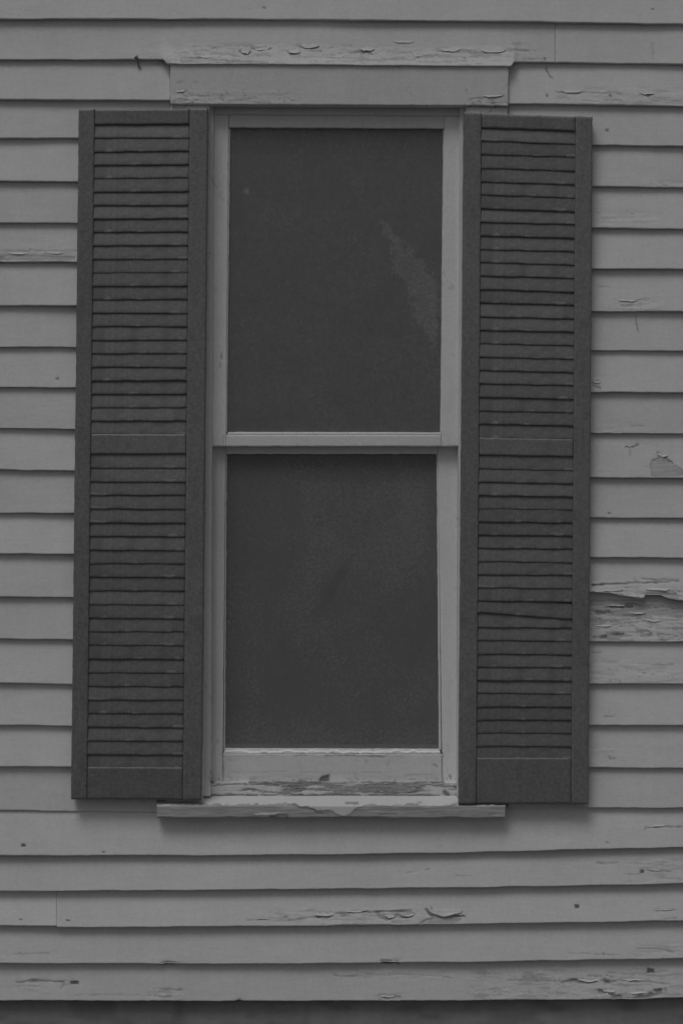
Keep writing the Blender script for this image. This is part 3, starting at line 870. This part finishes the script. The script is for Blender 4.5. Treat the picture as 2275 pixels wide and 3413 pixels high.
# ------------------------------------------------------------------ louvred shutters
def shutter(label, quad, inner, rails, n_up, n_low, drop=None):
    """quad: TL, TR, BR, BL; inner: left and right stile widths (top, bottom); rails: upper/lower edges measured at the left side."""
    (ax, ay), (bx, by), (cx_, cy_), (dx, dy) = quad
    th = thing('louvred_shutter', label, 'shutter', group='shutters beside the window')
    def at(u, v):
        return ((ax * (1 - u) + bx * u) * (1 - v) + (dx * (1 - u) + cx_ * u) * v,
                (ay * (1 - u) + by * u) * (1 - v) + (dy * (1 - u) + cy_ * u) * v)
    u0, u1 = inner
    OF, T = 65, 36
    def field(px, py):
        d = (fbm(px / 90, py / 90, 511, 3) - .5) * .9 + (vn(px / 5, py / 9, 517) - .5) * .25
        dark = sstep(.62, .8, fbm(px / 25, py / 45, 521)) * .3
        bare = sstep(.66, .8, fbm(px / 14, py / 20, 527)) * .5
        edge = 0
        return d, dark, bare
    e = .0012
    slab('stile', M_SHUT_V, th, [at(0, 0), at(u0, 0), at(u0, 1), at(0, 1)], OF, T, field, (5, 8), 1.2)
    slab('stile', M_SHUT_V, th, [at(u1, 0), at(1, 0), at(1, 1), at(u1, 1)], OF, T, field, (5, 8), 1.2)
    for nm, v0, v1 in (('top_rail', .0008, rails[0]), ('lock_rail', rails[1], rails[2]), ('bottom_rail', rails[3], .9995)):
        slab(nm, M_SHUT, th, [at(u0 + e, v0), at(u1 - e, v0), at(u1 - e, v1), at(u0 + e, v1)], OF - 1.8, T - 3, field, (6, 5), 2.4)
    # one louvre, shared by all the slats of this shutter; slopes outward and down
    pl, pr = at(u0, .5), at(u1, .5)
    xl, _ = P(pl[0], pl[1], 48); xr, _ = P(pr[0], pr[1], 48)
    half = float(xr - xl) / 2 + .004
    depth, hgt, t = .0060, .0480, .0016
    ux, uz = depth / math.hypot(depth, hgt), -hgt / math.hypot(depth, hgt)     # direction back-top -> front-bottom (outward, down)
    nx, nz = -uz, ux                                                            # normal outward-up
    prof = []
    Lh = math.hypot(depth, hgt) / 2
    tb = depth * .041 / hgt - .0002                        # thick rounded lower edge resting on the slat below
    for s, back in ((-1, t), (-1, 0), (-.985, 0), (-.93, 0), (-.3, 0), (.3, 0), (.72, 0), (.86, .0003), (.94, .0010), (.985, .0022), (1, .0038), (1, tb), (.74, tb * .98), (.5, t), (-.3, t)):
        prof.append((ux * s * Lh - nx * back, uz * s * Lh - nz * back))
    meshes = []
    for variant in range(9):
        V, Fc, worn, dirt = [], [], [], []
        ns = 36
        for i in range(ns + 1):
            x = -half + 2 * half * i / ns
            b1 = (float(vn(i * .22, variant * 7.3, 611)) - .5) * .0016 + (float(vn(i * .7, variant * 3.1, 613)) - .5) * .0007
            b2 = (float(vn(i * .18, variant * 5.7, 617)) - .5) * .0020
            for q, (a, b) in enumerate(prof):
                w = .5 - b / (2 * Lh)                     # the lower edge warps more than the housed upper one
                V.append((x, -a - b2 * w, b + b1 * w))
                worn.append(.75 * float(sstep(.58, .8, vn(i * .33, variant * 9.1 + b * 60, 621))) * float(sstep(.55, .9, w)))
                dirt.append(.5 * float(sstep(.6, .85, vn(i * .25, variant * 4.3 + b * 40, 623))))
        k = len(prof)
        for i in range(ns):
            for j in range(k):
                m = (j + 1) % k
                Fc.append((i * k + j, i * k + m, (i + 1) * k + m, (i + 1) * k + j))
        Fc.append(tuple(range(k - 1, -1, -1))); Fc.append(tuple(ns * k + j for j in range(k)))
        me = bpy.data.meshes.new('slat'); me.from_pydata(V, [], Fc)
        for nm, val in (('bare', worn), ('dark', dirt)):
            me.attributes.new(nm, 'FLOAT', 'POINT').data.foreach_set('value', np.asarray(val, np.float32))
        me.materials.append(M_SLAT); me.polygons.foreach_set('use_smooth', [True] * (len(Fc) - 2) + [False] * 2); me.update()
        meshes.append(me)
    for v0, v1, n in ((rails[0], rails[1], n_up), (rails[2], rails[3], n_low)):
        for i in range(n):
            v = v0 + (v1 - v0) * (i + .5) / n
            p, q = at(u0, v), at(u1, v)
            x0, z0 = P(p[0], p[1], 45); x1, z1 = P(q[0], q[1], 45)
            o = bpy.data.objects.new('slat', R.choice(meshes))
            o.location = (float(x0 + x1) / 2, -.0600 + R.uniform(-.0010, .0010), float(z0 + z1) / 2 + R.uniform(-.0009, .0009))
            o.rotation_euler = (R.uniform(-.03, .03), -math.atan2(float(z1 - z0), float(x1 - x0)) + R.uniform(-.006, .006), 0)
            if drop and (n == n_low and v0 == rails[2] and i == drop):
                o.rotation_euler = (-.03, .075, 0)
                o.location.z -= .003; o.location.y -= .0018
                o['label'] = 'loose slat slipped down at its right end'
            link(o, th)
    # a back board is the wall itself: nothing more to build
    return th

def vv(quad, y):   # photograph height on the left side -> fraction
    return (y - quad[0][1]) / (quad[3][1] - quad[0][1])
QL = [(263, 363), (693, 361), (671, 2667), (237, 2664)]
shutter('dark louvred wooden shutter hanging left of the window, its slats all in place', QL, (.122, .858),
        (vv(QL, 416), vv(QL, 1446), vv(QL, 1513), vv(QL, 2555)), 23, 23)
QR = [(1545, 374), (1973, 389), (1959, 2680), (1527, 2680)]
shutter('dark louvred wooden shutter hanging right of the window with one slipped slat', QR, (.136, .868),
        (vv(QR, 424), vv(QR, 1456), vv(QR, 1516), vv(QR, 2525)), 23, 23, drop=11)

# ------------------------------------------------------------------ room behind the panes
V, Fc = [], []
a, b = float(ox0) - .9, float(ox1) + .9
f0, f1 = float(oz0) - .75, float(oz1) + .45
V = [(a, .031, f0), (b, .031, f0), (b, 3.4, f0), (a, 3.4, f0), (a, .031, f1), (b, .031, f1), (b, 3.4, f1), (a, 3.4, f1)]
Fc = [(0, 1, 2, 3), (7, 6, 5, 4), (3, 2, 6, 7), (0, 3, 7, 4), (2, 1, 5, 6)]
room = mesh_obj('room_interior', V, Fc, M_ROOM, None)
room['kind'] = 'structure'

# ------------------------------------------------------------------ curled flakes of paint standing off the boards
bpy.context.view_layer.update()
dg = bpy.context.evaluated_depsgraph_get()
FLAKES = [(1485, 3032, 112, 22, 7), (872, 156, 56, 12, 4), (818, 168, 32, 13, 4), (980, 168, 42, 11, 4), (1032, 150, 62, 11, 4), (1222, 160, 46, 14, 5),
          (1500, 162, 64, 11, 4), (1640, 166, 84, 10, 4), (1345, 136, 70, 8, 3), (1385, 182, 60, 9, 3), (700, 186, 70, 10, 3), (1120, 186, 60, 9, 3),
          (2208, 1512, 40, 15, 5), (1988, 1268, 26, 11, 4), (1080, 3046, 58, 9, 3.5), (1178, 3032, 96, 9, 3.5), (1298, 3050, 32, 13, 5), (1358, 3047, 46, 9, 4),
          (2098, 1482, 34, 8, 3), (2156, 309, 44, 8, 3), (1905, 302, 66, 8, 3), (2090, 998, 66, 9, 3), (2045, 2014, 76, 8, 3), (2180, 2064, 60, 8, 3),
          (2010, 2084, 60, 7, 3), (2120, 2040, 60, 8, 3), (2030, 3300, 44, 9, 3), (2130, 3306, 64, 9, 3), (1960, 3264, 70, 8, 3), (2110, 3262, 80, 8, 3),
          (62, 840, 76, 9, 3.5), (185, 838, 66, 8, 3), (2185, 2750, 60, 6, 2.5), (2180, 2897, 44, 6, 2.5), (600, 300, 30, 7, 3), (1640, 316, 70, 8, 3),
          (2030, 1964, 90, 10, 4), (2190, 1962, 80, 9, 4), (880, 3058, 60, 7, 3), (1290, 3318, 50, 7, 3), (2200, 3030, 60, 6, 2.5)]
for n, (fx, fy, fw, fh, fo) in enumerate(FLAKES):
    nu, nv = 14, 6
    V, Fc, dk = [], [], []
    x, z = P(fx, fy + fh * .5, 24)
    hit = sc.ray_cast(dg, (float(x), -1.0, float(z)), (0, 1, 0))
    if not hit[0]: continue
    o0 = -hit[1].y * 1000 + .2
    for j in range(nv + 1):
        for i in range(nu + 1):
            u, v = i / nu, j / nv
            e = math.sin(math.pi * u) ** .45
            low = fh * (.45 + .75 * float(vn(u * 5 + n * 13.7, .5, 801))) * e
            px = fx + (u - .5) * fw + (float(vn(u * 9, v * 3 + n * 7, 803)) - .5) * 3
            py = fy + (float(vn(u * 4 + n * 3.1, 9.5, 805)) - .5) * 4 + low * v
            o = o0 + fo * e * v ** 1.8 * (.35 + 1.0 * float(vn(u * 4 + n * 5.3, 2.5, 807))) - .5 * (1 - v)
            xx, zz = P(px, py, o)
            V.append((float(xx), -o * .001, float(zz)))
    for j in range(nv):
        for i in range(nu):
            a = j * (nu + 1) + i
            Fc.append((a, a + nu + 1, a + nu + 2, a + 1))
    # thickness: a second skin 0.5 mm behind, joined round the rim
    m = len(V)
    V += [(a, b + .0005, c_) for a, b, c_ in V]
    Fc += [tuple(m + q for q in reversed(f)) for f in Fc]
    rim = list(range(nu)) + [j * (nu + 1) + nu for j in range(nv)] + [nv * (nu + 1) + i for i in range(nu, 0, -1)] + [j * (nu + 1) for j in range(nv, 0, -1)]
    for q in range(len(rim)):
        a, b = rim[q], rim[(q + 1) % len(rim)]
        Fc.append((a, b, m + b, m + a))
    mesh_obj('paint_flake', V, Fc, M_CLAP, wall, None, [True] * (2 * nu * nv) + [False] * len(rim))
